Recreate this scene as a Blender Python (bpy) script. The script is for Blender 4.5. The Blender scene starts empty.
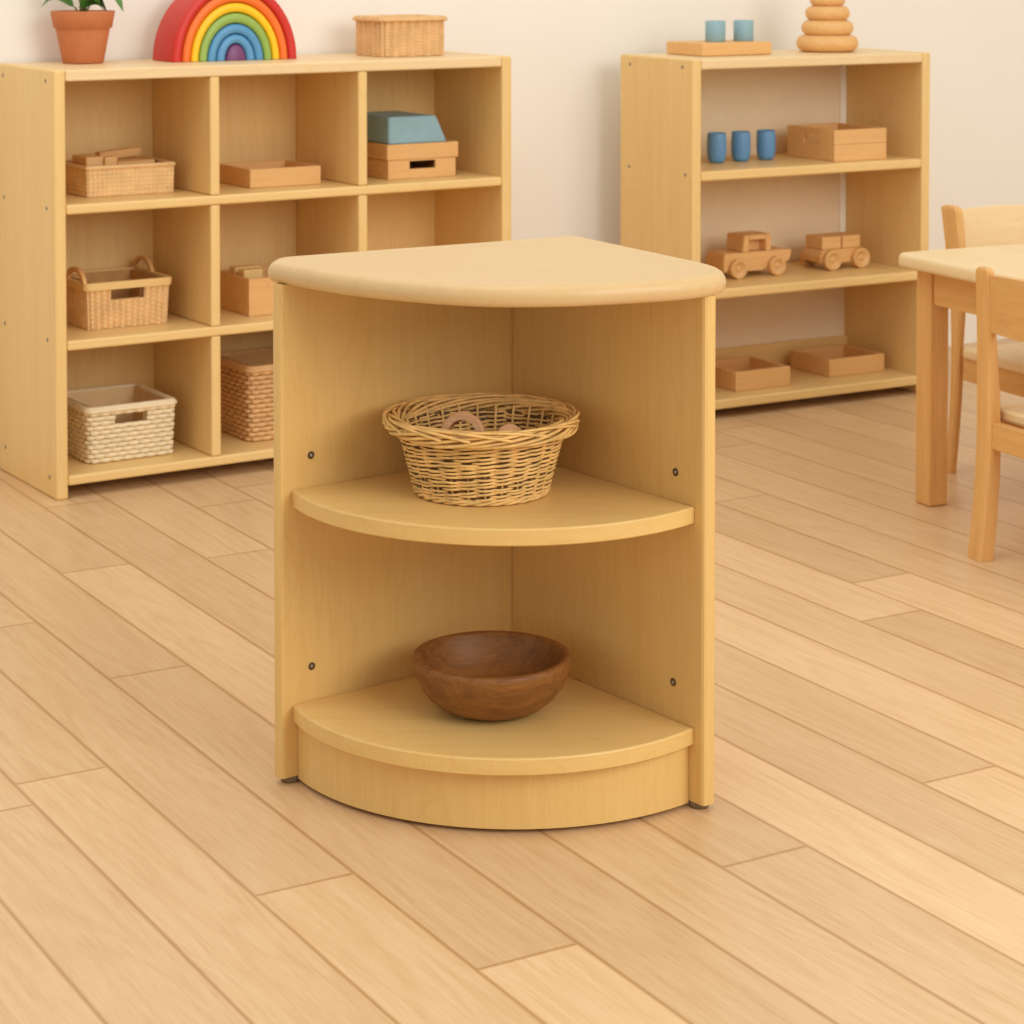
import bpy, bmesh, math, random
from mathutils import Vector, Matrix
PI = math.pi
sc = bpy.context.scene
COL = sc.collection
random.seed(7)

# ------------------------------------------------------------------ materials
def new_mat(name):
    m = bpy.data.materials.new(name); m.use_nodes = True
    nt = m.node_tree
    for n in list(nt.nodes): nt.nodes.remove(n)
    out = nt.nodes.new('ShaderNodeOutputMaterial')
    b = nt.nodes.new('ShaderNodeBsdfPrincipled')
    nt.links.new(b.outputs[0], out.inputs[0])
    return m, nt, b

def lin(c):
    return tuple(((x/12.92) if x <= .04045 else ((x+.055)/1.055)**2.4) for x in [v/255 for v in c]) + (1,)

def ramp(nt, stops):
    r = nt.nodes.new('ShaderNodeValToRGB')
    e = r.color_ramp.elements
    while len(e) < len(stops): e.new(.5)
    for k, (p, c) in zip(e, stops): k.position = p; k.color = c
    return r

def coords(nt, scale, src='Object', rot=(0, 0, 0)):
    t = nt.nodes.new('ShaderNodeTexCoord'); m = nt.nodes.new('ShaderNodeMapping')
    m.inputs['Scale'].default_value = scale; m.inputs['Rotation'].default_value = rot
    nt.links.new(t.outputs[src], m.inputs[0])
    return m

def wood(name, c1, c2, axis='z', fine=1.0, vein=0.35, rough=.42, bump=.04, spec=.4):
    """pale straight-grained wood: long streaks and a few wandering veins along one axis"""
    m, nt, b = new_mat(name)
    ia = 'xyz'.index(axis)
    s1 = [60*fine]*3; s1[ia] = 2.2*fine
    s2 = [9*fine]*3; s2[ia] = 1.1*fine
    s3 = [330*fine]*3; s3[ia] = 22*fine
    def noise(s, det, dist, rough_=.55):
        mp = coords(nt, s); n = nt.nodes.new('ShaderNodeTexNoise')
        n.inputs['Scale'].default_value = 1; n.inputs['Detail'].default_value = det
        n.inputs['Distortion'].default_value = dist; n.inputs['Roughness'].default_value = rough_
        nt.links.new(mp.outputs[0], n.inputs[0]); return n
    a = noise(s1, 3, .6); v = noise(s2, 2, 1.2); f = noise(s3, 1, 0)
    # veins: thin dark lines where the slow noise crosses fixed levels
    mul = nt.nodes.new('ShaderNodeMath'); mul.operation = 'MULTIPLY'; mul.inputs[1].default_value = 9
    nt.links.new(v.outputs[0], mul.inputs[0])
    fr = nt.nodes.new('ShaderNodeMath'); fr.operation = 'PINGPONG'; fr.inputs[1].default_value = .5
    nt.links.new(mul.outputs[0], fr.inputs[0])
    vr = ramp(nt, [(0, (1, 1, 1, 1)), (.10, (0, 0, 0, 1))])
    nt.links.new(fr.outputs[0], vr.inputs[0])
    base = ramp(nt, [(.28, c2), (.72, c1)])
    mixf = nt.nodes.new('ShaderNodeMix'); mixf.data_type = 'FLOAT'; mixf.inputs[0].default_value = .35
    nt.links.new(a.outputs[0], mixf.inputs[2]); nt.links.new(f.outputs[0], mixf.inputs[3])
    nt.links.new(mixf.outputs[0], base.inputs[0])
    vm = nt.nodes.new('ShaderNodeMath'); vm.operation = 'MULTIPLY'; vm.inputs[1].default_value = vein
    nt.links.new(vr.outputs[0], vm.inputs[0])
    mx = nt.nodes.new('ShaderNodeMix'); mx.data_type = 'RGBA'; mx.blend_type = 'MULTIPLY'
    nt.links.new(vm.outputs[0], mx.inputs[0]); nt.links.new(base.outputs[0], mx.inputs[6])
    mx.inputs[7].default_value = (.80, .66, .48, 1)
    nt.links.new(mx.outputs[2], b.inputs['Base Color'])
    b.inputs['Roughness'].default_value = rough
    b.inputs['Specular IOR Level'].default_value = spec
    bp = nt.nodes.new('ShaderNodeBump'); bp.inputs['Strength'].default_value = bump; bp.inputs['Distance'].default_value = .001
    nt.links.new(mixf.outputs[0], bp.inputs['Height']); nt.links.new(bp.outputs[0], b.inputs['Normal'])
    return m

def plain(name, c, rough=.5, var=.08, metal=0, scale=40, bump=0):
    m, nt, b = new_mat(name)
    mp = coords(nt, (scale,)*3); n = nt.nodes.new('ShaderNodeTexNoise'); n.inputs['Scale'].default_value = 1
    n.inputs['Detail'].default_value = 4
    nt.links.new(mp.outputs[0], n.inputs[0])
    d = tuple(x*(1-var) for x in c[:3])+(1,); l = tuple(min(1, x*(1+var)) for x in c[:3])+(1,)
    r = ramp(nt, [(.3, d), (.7, l)]); nt.links.new(n.outputs[0], r.inputs[0])
    nt.links.new(r.outputs[0], b.inputs['Base Color'])
    b.inputs['Roughness'].default_value = rough; b.inputs['Metallic'].default_value = metal
    if bump:
        bp = nt.nodes.new('ShaderNodeBump'); bp.inputs['Strength'].default_value = bump; bp.inputs['Distance'].default_value = .002
        nt.links.new(n.outputs[0], bp.inputs['Height']); nt.links.new(bp.outputs[0], b.inputs['Normal'])
    return m

MAPLE_A, MAPLE_B = lin((225, 188, 118)), lin((218, 178, 106))
M = {}
for ax in 'xyz':
    M['maple_'+ax] = wood('maple_'+ax, MAPLE_A, MAPLE_B, ax, 1.2, .17)
    M['birch_'+ax] = wood('birch_'+ax, lin((236, 203, 138)), lin((229, 191, 123)), ax, .8, .12)
    M['beech_'+ax] = wood('beech_'+ax, lin((228, 180, 112)), lin((212, 158, 90)), ax, .9, .2)
    M['block_'+ax] = wood('block_'+ax, lin((233, 187, 124)), lin((219, 167, 102)), ax, 1.6, .2, .5)
    M['pale_'+ax] = wood('pale_'+ax, lin((238, 212, 164)), lin((231, 201, 149)), ax, 1.0, .14, .4)
    M['top_'+ax] = wood('top_'+ax, lin((214, 182, 130)), lin((208, 174, 120)), ax, 1.1, .14, .38)
M['bowl'] = wood('bowl_wood', lin((150, 100, 48)), lin((106, 64, 28)), 'x', 1.0, .5, .5, .2, .35)
M['ring_wood'] = wood('ring_wood', lin((214, 168, 122)), lin((188, 138, 94)), 'x', 2, .2, .6)
M['wicker'] = plain('wicker', lin((224, 182, 110)), .5, .22, scale=55)
M['wicker_gap'] = plain('wicker_gap_shade', lin((92, 60, 28)), .7, .2)  # dark brown stands in for shade in the gaps of the weave
M['honey'] = plain('honey_weave', lin((232, 192, 134)), .6, .1)
M['honey_in'] = plain('honey_lining', lin((200, 152, 92)), .8, .1)
M['tan'] = plain('tan_weave', lin((222, 178, 122)), .6, .1)
M['cream'] = plain('cream_weave', lin((240, 222, 184)), .65, .06)
M['cream_in'] = plain('cream_lining', lin((228, 196, 144)), .8, .05)
M['dark'] = plain('dark_rubber', lin((120, 98, 68)), .6)
M['metal'] = plain('screw_metal', lin((150, 140, 125)), .35, .05, .9)
M['hole'] = plain('screw_recess', lin((95, 66, 30)), .7)
M['terracotta'] = plain('terracotta', lin((194, 116, 70)), .75, .05, scale=60, bump=.1)
M['soil'] = plain('soil', lin((52, 36, 24)), .95, .4, scale=200, bump=.6)
M['leaf'] = plain('leaf_green', lin((74, 118, 40)), .42, .35, scale=45)
M['stem'] = plain('stem_green', lin((140, 130, 70)), .6)
for k, c in dict(red=(205, 44, 34), orange=(238, 116, 40), yellow=(248, 198, 24), green=(146, 178, 84), sky=(86, 150, 196),
                 azure=(90, 152, 198), purple=(118, 62, 110)).items():
    M[k] = plain('paint_'+k, lin(c), .42, .04)
M['cup_blue'] = plain('paint_cup_blue', lin((98, 150, 196)), .4, .05)
M['cyan'] = plain('paint_pale_blue', lin((140, 176, 186)), .55, .05)
M['board_cream'] = plain('board_cream', lin((236, 216, 180)), .7, .02)
M['white'] = plain('white_trim', lin((246, 240, 226)), .5, .02)

def wall_mat():
    m, nt, b = new_mat('painted_wall')
    mp = coords(nt, (3, 3, 3)); n = nt.nodes.new('ShaderNodeTexNoise'); n.inputs['Scale'].default_value = 1
    nt.links.new(mp.outputs[0], n.inputs[0])
    r = ramp(nt, [(.3, lin((242, 237, 226))), (.7, lin((243, 239, 229)))]); nt.links.new(n.outputs[0], r.inputs[0])
    nt.links.new(r.outputs[0], b.inputs['Base Color']); b.inputs['Roughness'].default_value = .85
    return m
M['wall'] = wall_mat()

def floor_mat():
    m, nt, b = new_mat('oak_planks')
    uv = nt.nodes.new('ShaderNodeUVMap'); uv.uv_map = 'plank'
    at = nt.nodes.new('ShaderNodeAttribute'); at.attribute_name = 'tone'; at.attribute_type = 'GEOMETRY'
    sep = nt.nodes.new('ShaderNodeSeparateColor'); nt.links.new(at.outputs['Color'], sep.inputs[0])
    # texture space: x across, y along, z = per plank offset
    comb = nt.nodes.new('ShaderNodeCombineXYZ'); s = nt.nodes.new('ShaderNodeSeparateXYZ')
    nt.links.new(uv.outputs[0], s.inputs[0]); nt.links.new(s.outputs[0], comb.inputs[0]); nt.links.new(s.outputs[1], comb.inputs[1])
    mz = nt.nodes.new('ShaderNodeMath'); mz.operation = 'MULTIPLY'; mz.inputs[1].default_value = 37
    nt.links.new(sep.outputs[1], mz.inputs[0]); nt.links.new(mz.outputs[0], comb.inputs[2])
    def noise(scale, det, dist, r=.55):
        mp = nt.nodes.new('ShaderNodeMapping'); mp.inputs['Scale'].default_value = scale
        nt.links.new(comb.outputs[0], mp.inputs[0]); n = nt.nodes.new('ShaderNodeTexNoise')
        n.inputs['Scale'].default_value = 1; n.inputs['Detail'].default_value = det; n.inputs['Distortion'].default_value = dist
        n.inputs['Roughness'].default_value = r
        nt.links.new(mp.outputs[0], n.inputs[0]); return n
    pores = noise((360, 22, 1), 2, .2, .7)
    streak = noise((120, 5, 1), 3, .8)
    cath = noise((9, .9, 1), 2, .8)
    mul = nt.nodes.new('ShaderNodeMath'); mul.operation = 'MULTIPLY'; mul.inputs[1].default_value = 22
    nt.links.new(cath.outputs[0], mul.inputs[0])
    pp = nt.nodes.new('ShaderNodeMath'); pp.operation = 'PINGPONG'; pp.inputs[1].default_value = 1
    nt.links.new(mul.outputs[0], pp.inputs[0])
    def mixf(f, a, b_):
        k = nt.nodes.new('ShaderNodeMix'); k.data_type = 'FLOAT'; k.inputs[0].default_value = f
        nt.links.new(a, k.inputs[2]); nt.links.new(b_, k.inputs[3]); return k.outputs[0]
    g = mixf(.48, streak.outputs[0], pores.outputs[0])
    g2 = mixf(.13, g, pp.outputs[0])
    base = ramp(nt, [(.30, lin((217, 178, 130))), (.50, lin((227, 191, 144))), (.70, lin((234, 201, 156)))])
    nt.links.new(g2, base.inputs[0])
    # per plank tone
    tone = ramp(nt, [(0, (.82, .79, .75, 1)), (.5, (.96, .945, .925, 1)), (1, (1.08, 1.08, 1.08, 1))])
    nt.links.new(sep.outputs[0], tone.inputs[0])
    mx = nt.nodes.new('ShaderNodeMix'); mx.data_type = 'RGBA'; mx.blend_type = 'MULTIPLY'; mx.inputs[0].default_value = 1
    nt.links.new(base.outputs[0], mx.inputs[6]); nt.links.new(tone.outputs[0], mx.inputs[7])
    # fine joint lines from second uv (distance to the edges, in metres)
    uv2 = nt.nodes.new('ShaderNodeUVMap'); uv2.uv_map = 'edge'
    s2 = nt.nodes.new('ShaderNodeSeparateXYZ'); nt.links.new(uv2.outputs[0], s2.inputs[0])
    mn = nt.nodes.new('ShaderNodeMath'); mn.operation = 'MINIMUM'
    nt.links.new(s2.outputs[0], mn.inputs[0]); nt.links.new(s2.outputs[1], mn.inputs[1])
    jr = ramp(nt, [(0, (.58, .42, .25, 1)), (.0002, (.62, .47, .31, 1)), (.00055, (1, 1, 1, 1))])
    nt.links.new(mn.outputs[0], jr.inputs[0])
    mj = nt.nodes.new('ShaderNodeMix'); mj.data_type = 'RGBA'; mj.blend_type = 'MULTIPLY'; mj.inputs[0].default_value = .8
    nt.links.new(mx.outputs[2], mj.inputs[6]); nt.links.new(jr.outputs[0], mj.inputs[7])
    nt.links.new(mj.outputs[2], b.inputs['Base Color'])
    b.inputs['Roughness'].default_value = .36; b.inputs['Specular IOR Level'].default_value = .45
    bp = nt.nodes.new('ShaderNodeBump'); bp.inputs['Strength'].default_value = .12; bp.inputs['Distance'].default_value = .001
    nt.links.new(g, bp.inputs['Height']); nt.links.new(bp.outputs[0], b.inputs['Normal'])
    return m
M['floor'] = floor_mat()

# ------------------------------------------------------------------ helpers
def obj(name, bm, mat, parent=None, smooth=False, label=None):
    me = bpy.data.meshes.new(name)
    bmesh.ops.recalc_face_normals(bm, faces=bm.faces)
    bm.to_mesh(me); bm.free()
    me.materials.append(M[mat] if isinstance(mat, str) else mat)
    if smooth:
        for p in me.polygons: p.use_smooth = True
    o = bpy.data.objects.new(name, me); COL.objects.link(o)
    if parent: o.parent = parent
    if label: o['label'] = label
    return o

def tag(o, label, cat, group=None):
    o['label'] = label; o['category'] = cat
    if group: o['group'] = group
    return o

def thing(name, label, cat, loc=(0, 0, 0), rotz=0, group=None):
    o = bpy.data.objects.new(name, None); COL.objects.link(o)
    o.empty_display_size = .05
    o.location = loc; o.rotation_euler = (0, 0, rotz)
    return tag(o, label, cat, group)

def dup(root, loc, rotz=None, label=None):
    r = root.copy(); COL.objects.link(r); r.location = loc
    if rotz is not None: r.rotation_euler = (0, 0, rotz)
    if label: r['label'] = label
    for ch in list(root.children):
        c = ch.copy(); COL.objects.link(c); c.parent = r
    return r

def prism(bm, pts, z0, z1, bev=0, seg=2, which='all'):
    """vertical prism over a polygon in xy"""
    a = [bm.verts.new((x, y, z0)) for x, y in pts]; b = [bm.verts.new((x, y, z1)) for x, y in pts]
    n = len(pts)
    fs = [bm.faces.new(a[::-1]), bm.faces.new(b)]
    for i in range(n): fs.append(bm.faces.new((a[i], a[(i+1) % n], b[(i+1) % n], b[i])))
    return fs

def box(bm, x0, x1, y0, y1, z0, z1, bev=.0, seg=2, mtx=None):
    v = bmesh.ops.create_cube(bm, size=1)['verts']
    for p in v:
        p.co = Vector(((x0+x1)/2+p.co.x*(x1-x0), (y0+y1)/2+p.co.y*(y1-y0), (z0+z1)/2+p.co.z*(z1-z0)))
    if bev:
        es = list({e for p in v for e in p.link_edges})
        r = bmesh.ops.bevel(bm, geom=es, offset=bev, segments=seg, affect='EDGES', profile=.5)
        v = list({q for f in r['faces'] for q in f.verts} | {q for q in v if q.is_valid})
    if mtx is not None:
        for p in v: p.co = mtx @ p.co
    return v

def bx(name, mat, parent, *dims, bev=.0015, seg=2, label=None):
    bm = bmesh.new(); box(bm, *dims, bev=bev, seg=seg)
    return obj(name, bm, mat, parent, label=label)

def lathe(bm, prof, n=48, cx=0, cy=0, axis='z'):
    rings = []
    for r, z in prof:
        if r < 1e-6: rings.append([bm.verts.new((cx, cy, z))])
        else: rings.append([bm.verts.new((cx+r*math.cos(2*PI*i/n), cy+r*math.sin(2*PI*i/n), z)) for i in range(n)])
    for a, b in zip(rings, rings[1:]):
        if len(a) == 1 and len(b) == 1: continue
        for i in range(n):
            j = (i+1) % n
            if len(a) == 1: bm.faces.new((a[0], b[j], b[i]))
            elif len(b) == 1: bm.faces.new((a[i], a[j], b[0]))
            else: bm.faces.new((a[i], a[j], b[j], b[i]))
    return [v for r in rings for v in r]

def tube(bm, pts, r, n=6, closed=False):
    pts = [Vector(p) for p in pts]; m = len(pts); rings = []
    up = None
    for i, p in enumerate(pts):
        a = pts[(i-1) % m] if (closed or i) else p
        b = pts[(i+1) % m] if (closed or i < m-1) else p
        t = (b-a).normalized()
        if up is None:
            up = Vector((0, 0, 1)) if abs(t.z) < .9 else Vector((1, 0, 0))
        u = (up - t*up.dot(t))
        if u.length < 1e-6: u = t.orthogonal()
        u.normalize(); w = t.cross(u)
        if not closed: up = u
        rr = r[i] if isinstance(r, (list, tuple)) else r
        rings.append([bm.verts.new(p + (u*math.cos(2*PI*k/n)+w*math.sin(2*PI*k/n))*rr) for k in range(n)])
    q = m if closed else m-1
    for i in range(q):
        a, b = rings[i], rings[(i+1) % m]
        for k in range(n):
            bm.faces.new((a[k], a[(k+1) % n], b[(k+1) % n], b[k]))
    if not closed:
        bm.faces.new(rings[0][::-1]); bm.faces.new(rings[-1])

def catmull(P, k=5, closed=False):
    out = []; n = len(P); P = [Vector(p) for p in P]
    rng = range(n if closed else n-1)
    for i in rng:
        g = (lambda j: P[j % n]) if closed else (lambda j: P[max(0, min(n-1, j))])
        a, b, c, d = g(i-1), g(i), g(i+1), g(i+2)
        for s in range(k):
            t = s/k
            out.append(.5*((2*b)+(c-a)*t+(2*a-5*b+4*c-d)*t*t+(3*b-a-3*c+d)*t**3))
    if not closed: out.append(P[-1])
    return out

def F(frame, s, t, z=0):
    x, y, a = frame
    return (x+math.cos(a)*s-math.sin(a)*t, y+math.sin(a)*s+math.cos(a)*t, z)

# ------------------------------------------------------------------ camera (level, lens raised: shifted downwards)
cam = bpy.data.objects.new('camera', bpy.data.cameras.new('camera')); COL.objects.link(cam)
cam.location = (0, 0, .967456)
cam.rotation_euler = (PI/2-.0387313, 0, 0)
cam.data.sensor_width = 36; cam.data.lens = 36*2268.836/1024
cam.data.shift_y = -(512-33.956)/1024
cam.data.clip_start = .05
cam.data.dof.use_dof = True; cam.data.dof.focus_distance = 2.38; cam.data.dof.aperture_fstop = 17
sc.camera = cam

# ------------------------------------------------------------------ floor: planks with their own tones
FA = -.5298
D = Vector((math.sin(FA), math.cos(FA))); N = Vector((math.cos(FA), -math.sin(FA)))
N0, PW = .697, .1133
known = {  # row: [(joint positions along), tones of the boards between them, from the camera outwards]
    0: ([1.30, 2.45, 3.55], [.75, .45, .5, .5]),
    1: ([2.52, 3.52], [.55, .30, .5]),
    2: ([2.097, 3.118], [.68, .32, .42]),
    3: ([1.837, 2.826, 3.80], [.80, .38, .40, .5]),
    4: ([1.20, 2.25, 3.342], [.7, .30, .74, .36]),
    5: ([1.50, 2.78, 3.75], [.55, .52, .33, .5]),
    6: ([1.915, 2.60, 3.31], [.52, .48, .40, .60]),
    7: ([1.10, 2.60, 3.62], [.5, .88, .45, .4]),
    8: ([1.45, 2.75, 3.72], [.7, .50, .46, .5]),
    9: ([1.993, 3.10, 4.0], [.86, .50, .45, .5]),
    10: ([1.30, 2.75, 3.8], [.5, .80, .45, .5]),
    11: ([1.60, 2.95, 3.9], [.6, .62, .50, .5]),
    12: ([2.523, 3.55], [.34, .78, .42]),
    13: ([2.684, 3.70], [.82, .28, .55]),
    14: ([2.2, 3.20], [.4, .50, .62]),
}
bm = bmesh.new()
uvl = bm.loops.layers.uv.new('plank'); uve = bm.loops.layers.uv.new('edge')
tl = bm.loops.layers.color.new('tone')
rnd = random.Random(11)
for row in range(-26, 60):
    n0 = N0+row*PW; n1 = n0+PW
    if row in known: joints, tones = known[row]; tones = list(tones)
    else:
        joints = []; x = .3+rnd.random()*.9
        while x < 4.3: joints.append(x); x += .9+.25*rnd.random()
        tones = [rnd.uniform(.3, .75) for _ in range(len(joints)+1)]
    joints = list(joints)
    while joints[0] > -2.6: joints.insert(0, joints[0]-1.02-.1*rnd.random()); tones.insert(0, rnd.uniform(.35, .8))
    while joints[-1] < 7.0: joints.append(joints[-1]+1.0+.1*rnd.random()); tones.append(rnd.uniform(.35, .65))
    for i in range(len(joints)-1):
        a, b = joints[i], joints[i+1]; tn = tones[i+1] if i+1 < len(tones) else .5
        mid_n = (n0+n1)/2
        # split each board at its middle so that the edge distance is linear on every face
        mids = [a, (a+b)/2, b]; ns = [n0, mid_n, n1]; off = rnd.random()
        # four quadrants, each with linear distance maps
        for p in range(2):
            for q in range(2):
                c = [(ns[q], mids[p]), (ns[q+1], mids[p]), (ns[q+1], mids[p+1]), (ns[q], mids[p+1])]
                vs = [bm.verts.new((N.x*u+D.x*v, N.y*u+D.y*v, 0)) for u, v in c]
                f = bm.faces.new(vs)
                for lp, (u, v) in zip(f.loops, c):
                    lp[uvl].uv = (u-n0, v-a)
                    lp[uve].uv = (min(u-n0, n1-u), min(v-a, b-v))
                    lp[tl] = (tn, off, 0, 1)
bmesh.ops.remove_doubles(bm, verts=bm.verts, dist=1e-5)
fl = obj('floor', bm, 'floor'); fl['kind'] = 'structure'

# ------------------------------------------------------------------ walls
CU = (-.7755, 3.9355, .5699)     # frames: front left foot and turn of the two shelves
BO = (.3649, 4.5714, .5236)
WA = .5699
def wall_frame(s, t): return F((-.95, 4.165, WA), s, t)
# corner of the two walls, where the line of sight just inside the right edge meets the back wall
def strct(o): o['kind'] = 'structure'; return o
o0 = (-.95, 4.175, WA)
S_CORNER = 2.665
bm = bmesh.new(); box(bm, -1.4, S_CORNER+.1, .0, .1, -.02, 2.6)
w = strct(obj('wall_back', bm, 'wall')); w.location = (o0[0], o0[1], 0); w.rotation_euler = (0, 0, WA)
bm = bmesh.new(); box(bm, S_CORNER, S_CORNER+.1, -4.2, .0, -.02, 2.6)
w = strct(obj('wall_right', bm, 'wall')); w.location = (o0[0], o0[1], 0); w.rotation_euler = (0, 0, WA)
# ------------------------------------------------------------------ corner shelf unit (world coordinates, origin at the inner corner)
UC = Vector((-.0004, 2.7835))
AL, AR = .6597, .6396
Ld = Vector((-math.cos(AL), -math.sin(AL))); Rd = Vector((math.sin(AR), -math.cos(AR)))
Lo = Vector((-math.sin(AL), math.cos(AL)))      # outward normal of the left panel
Ro = Vector((math.cos(AR), math.sin(AR)))
WL, WR, UH, TH = .3352, .3585, .5801, .018
Z0 = .008
unit = thing('corner_shelf_unit', 'quarter-round maple corner shelf unit with two open shelves, standing alone on the plank floor', 'shelf unit', (UC.x, UC.y, 0))
def rel(p): return (p[0]-UC.x, p[1]-UC.y)
def panel(dirv, outv, w, start, extra=0, lap=False):
    """upright side board with eased front edges"""
    e = .0045
    P = [(start, 0), (w-e, 0), (w-e*.3, e*.3), (w, e), (w, TH-e), (w-e*.3, TH-e*.3), (w-e, TH), (start-extra, TH)]
    if lap: P = [(0, 0)]+P[1:-1]+[(-.016, TH), (-.016, .0)]
    pts = [(dirv.x*a+outv.x*b, dirv.y*a+outv.y*b) for a, b in P]
    bm = bmesh.new(); prism(bm, pts, Z0, UH-.0001)
    return bm
obj('side_panel', panel(Ld, Lo, WL, 0, .016, True), 'maple_z', unit)
obj('side_panel', panel(Rd, Ro, WR, .0014, -.0014), 'maple_z', unit)

def rounded_slab(pts, rings):
    """stack of inset outlines: rings = [(z, inset)]"""
    n = len(pts); P = [Vector(p) for p in pts]
    area = sum(P[i].x*P[(i+1) % n].y-P[(i+1) % n].x*P[i].y for i in range(n))
    sg = 1 if area > 0 else -1
    nor = []
    for i in range(n):
        a = (P[i]-P[i-1]).normalized(); b = (P[(i+1) % n]-P[i]).normalized()
        m = Vector((-(a.y+b.y), a.x+b.x))*sg
        if m.length < 1e-6: m = Vector((-a.y, a.x))*sg
        m.normalize(); c = max(.5, m.dot(Vector((-a.y, a.x))*sg)); nor.append(m/c)
    bm = bmesh.new(); R = []
    for z, ins in rings: R.append([bm.verts.new((*(P[i]+nor[i]*ins), z)) for i in range(n)])
    bm.faces.new(R[0][::-1]); bm.faces.new(R[-1])
    for a, b in zip(R, R[1:]):
        for i in range(n): bm.faces.new((a[i], a[(i+1) % n], b[(i+1) % n], b[i]))
    return bm

def arc3(p0, pm, p1, k=40):
    """points of the circle through three points"""
    ax, ay = p0; bx_, by_ = pm; cx, cy = p1
    d = 2*(ax*(by_-cy)+bx_*(cy-ay)+cx*(ay-by_))
    ux = ((ax*ax+ay*ay)*(by_-cy)+(bx_*bx_+by_*by_)*(cy-ay)+(cx*cx+cy*cy)*(ay-by_))/d
    uy = ((ax*ax+ay*ay)*(cx-bx_)+(bx_*bx_+by_*by_)*(ax-cx)+(cx*cx+cy*cy)*(bx_-ax))/d
    r = math.hypot(ax-ux, ay-uy); a0 = math.atan2(ay-uy, ax-ux); a1 = math.atan2(cy-uy, cx-ux)
    while a1 < a0: a1 += 2*PI
    return [(ux+r*math.cos(a0+(a1-a0)*i/k), uy+r*math.sin(a0+(a1-a0)*i/k)) for i in range(k+1)]

# top: bullnose quarter slab
front = [rel(p) for p in [(-.2815, 2.618), (-.2805, 2.602), (-.266, 2.586), (-.243, 2.556), (-.2055, 2.516), (-.170, 2.487), (-.1235, 2.4555), (-.0675, 2.427),
         (-.013, 2.4135), (.052, 2.4165), (.1175, 2.434), (.186, 2.4625), (.2165, 2.487), (.2335, 2.507), (.240, 2.528)]]
front = [tuple(v) for v in catmull([(*p, 0) for p in front], 4)]
front = [(p[0], p[1]) for p in front]
back = [rel(p) for p in [(.2405, 2.548), (.238, 2.566), (.231, 2.588), (.2228, 2.607), (.082, 2.8535), (-.2612, 2.660), (-.2743, 2.650), (-.280, 2.636)]]
top_pts = front+back
rings = [(UH, .007), (UH+.0015, .0035), (UH+.0055, .001), (UH+.011, 0), (UH+.016, .0008), (UH+.0205, .0035), (UH+.0228, .007), (UH+.0238, .012)]
bm = rounded_slab(top_pts, rings)
o = obj('top', bm, 'top_x', unit)
for p in o.data.polygons: p.use_smooth = abs(p.normal.z) < .995
# the shelves: curved front, two straight edges against the boards
arc = arc3((-.2535, 2.5875), (-.013, 2.4125), (.2035, 2.509))
def shelf_outline(inset=0, pts=arc):
    c = [rel(p) for p in pts]
    ctr = Vector(rel((0, 2.70)))
    out = []
    for p in c:
        v = Vector(p)-ctr; out.append(tuple(ctr+v*(1-inset/v.length)))
    g = .0004
    corner = (-(Lo+Ro)*g)
    # clamp the ends onto the faces of the boards
    def onto(p, d, o_): v = Vector(p); return tuple(v-o_*(v.dot(o_)+g))
    out[0] = onto(out[0], Ld, Lo); out[-1] = onto(out[-1], Rd, Ro)
    out = [p if Vector(p).dot(Lo) < -g+1e-6 and Vector(p).dot(Ro) < -g+1e-6 else None for p in out]
    return [p for p in out if p]+[tuple(corner)]
for nm, z1 in (('shelf', .3424), ('shelf', .0925)):
    o = obj(nm, rounded_slab(shelf_outline(), [(z1-.0195, .002), (z1-.018, .0), (z1-.002, .0), (z1-.0006, .0008), (z1, .0022)]), 'maple_x', unit)
# curved plinth board
pl = arc3((-.2475, 2.5905), (-.024, 2.4398), (.2005, 2.5175))
outer = shelf_outline(0, pl)[:-1]; inner = shelf_outline(.015, pl)[:-1]
bm = bmesh.new(); prism(bm, outer+inner[::-1], .005, .0728)
obj('plinth', bm, 'maple_z', unit)
# shelf screws with their recess, on the inner faces
for dv, ov, s, z in ((Ld, Lo, .294, .3792), (Ld, Lo, .294, .1323), (Rd, Ro, .31, .3754), (Rd, Ro, .307, .1352)):
    c = Vector((dv.x*s, dv.y*s, z)); n3 = Vector((-ov.x, -ov.y, 0))
    q = n3.to_track_quat('Z', 'Y').to_matrix().to_4x4(); q.translation = c
    bm = bmesh.new(); vs = lathe(bm, [(.0044, .0001), (.0044, .0012), (.0034, .0016), (.0026, .0004)], 20)
    for v in vs: v.co = q @ v.co
    ring = obj('screw_recess', bm, 'hole', unit, True)
    bm = bmesh.new(); vs = lathe(bm, [(.0026, .0004), (.0026, .0018), (.0014, .0026), (0, .0027)], 16)
    for v in vs: v.co = q @ v.co
    obj('screw', bm, 'metal', ring, True)
for dv, ov, s in ((Ld, Lo, .316), (Rd, Ro, .338), (Ld, Lo, .03)):
    c = dv*s+ov*.0115
    bm = bmesh.new(); lathe(bm, [(0, 0), (.0105, 0), (.0115, .0015), (.0115, .0078), (0, .0078)], 24, c.x, c.y)
    obj('foot_glide', bm, 'dark', unit, True)

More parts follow.
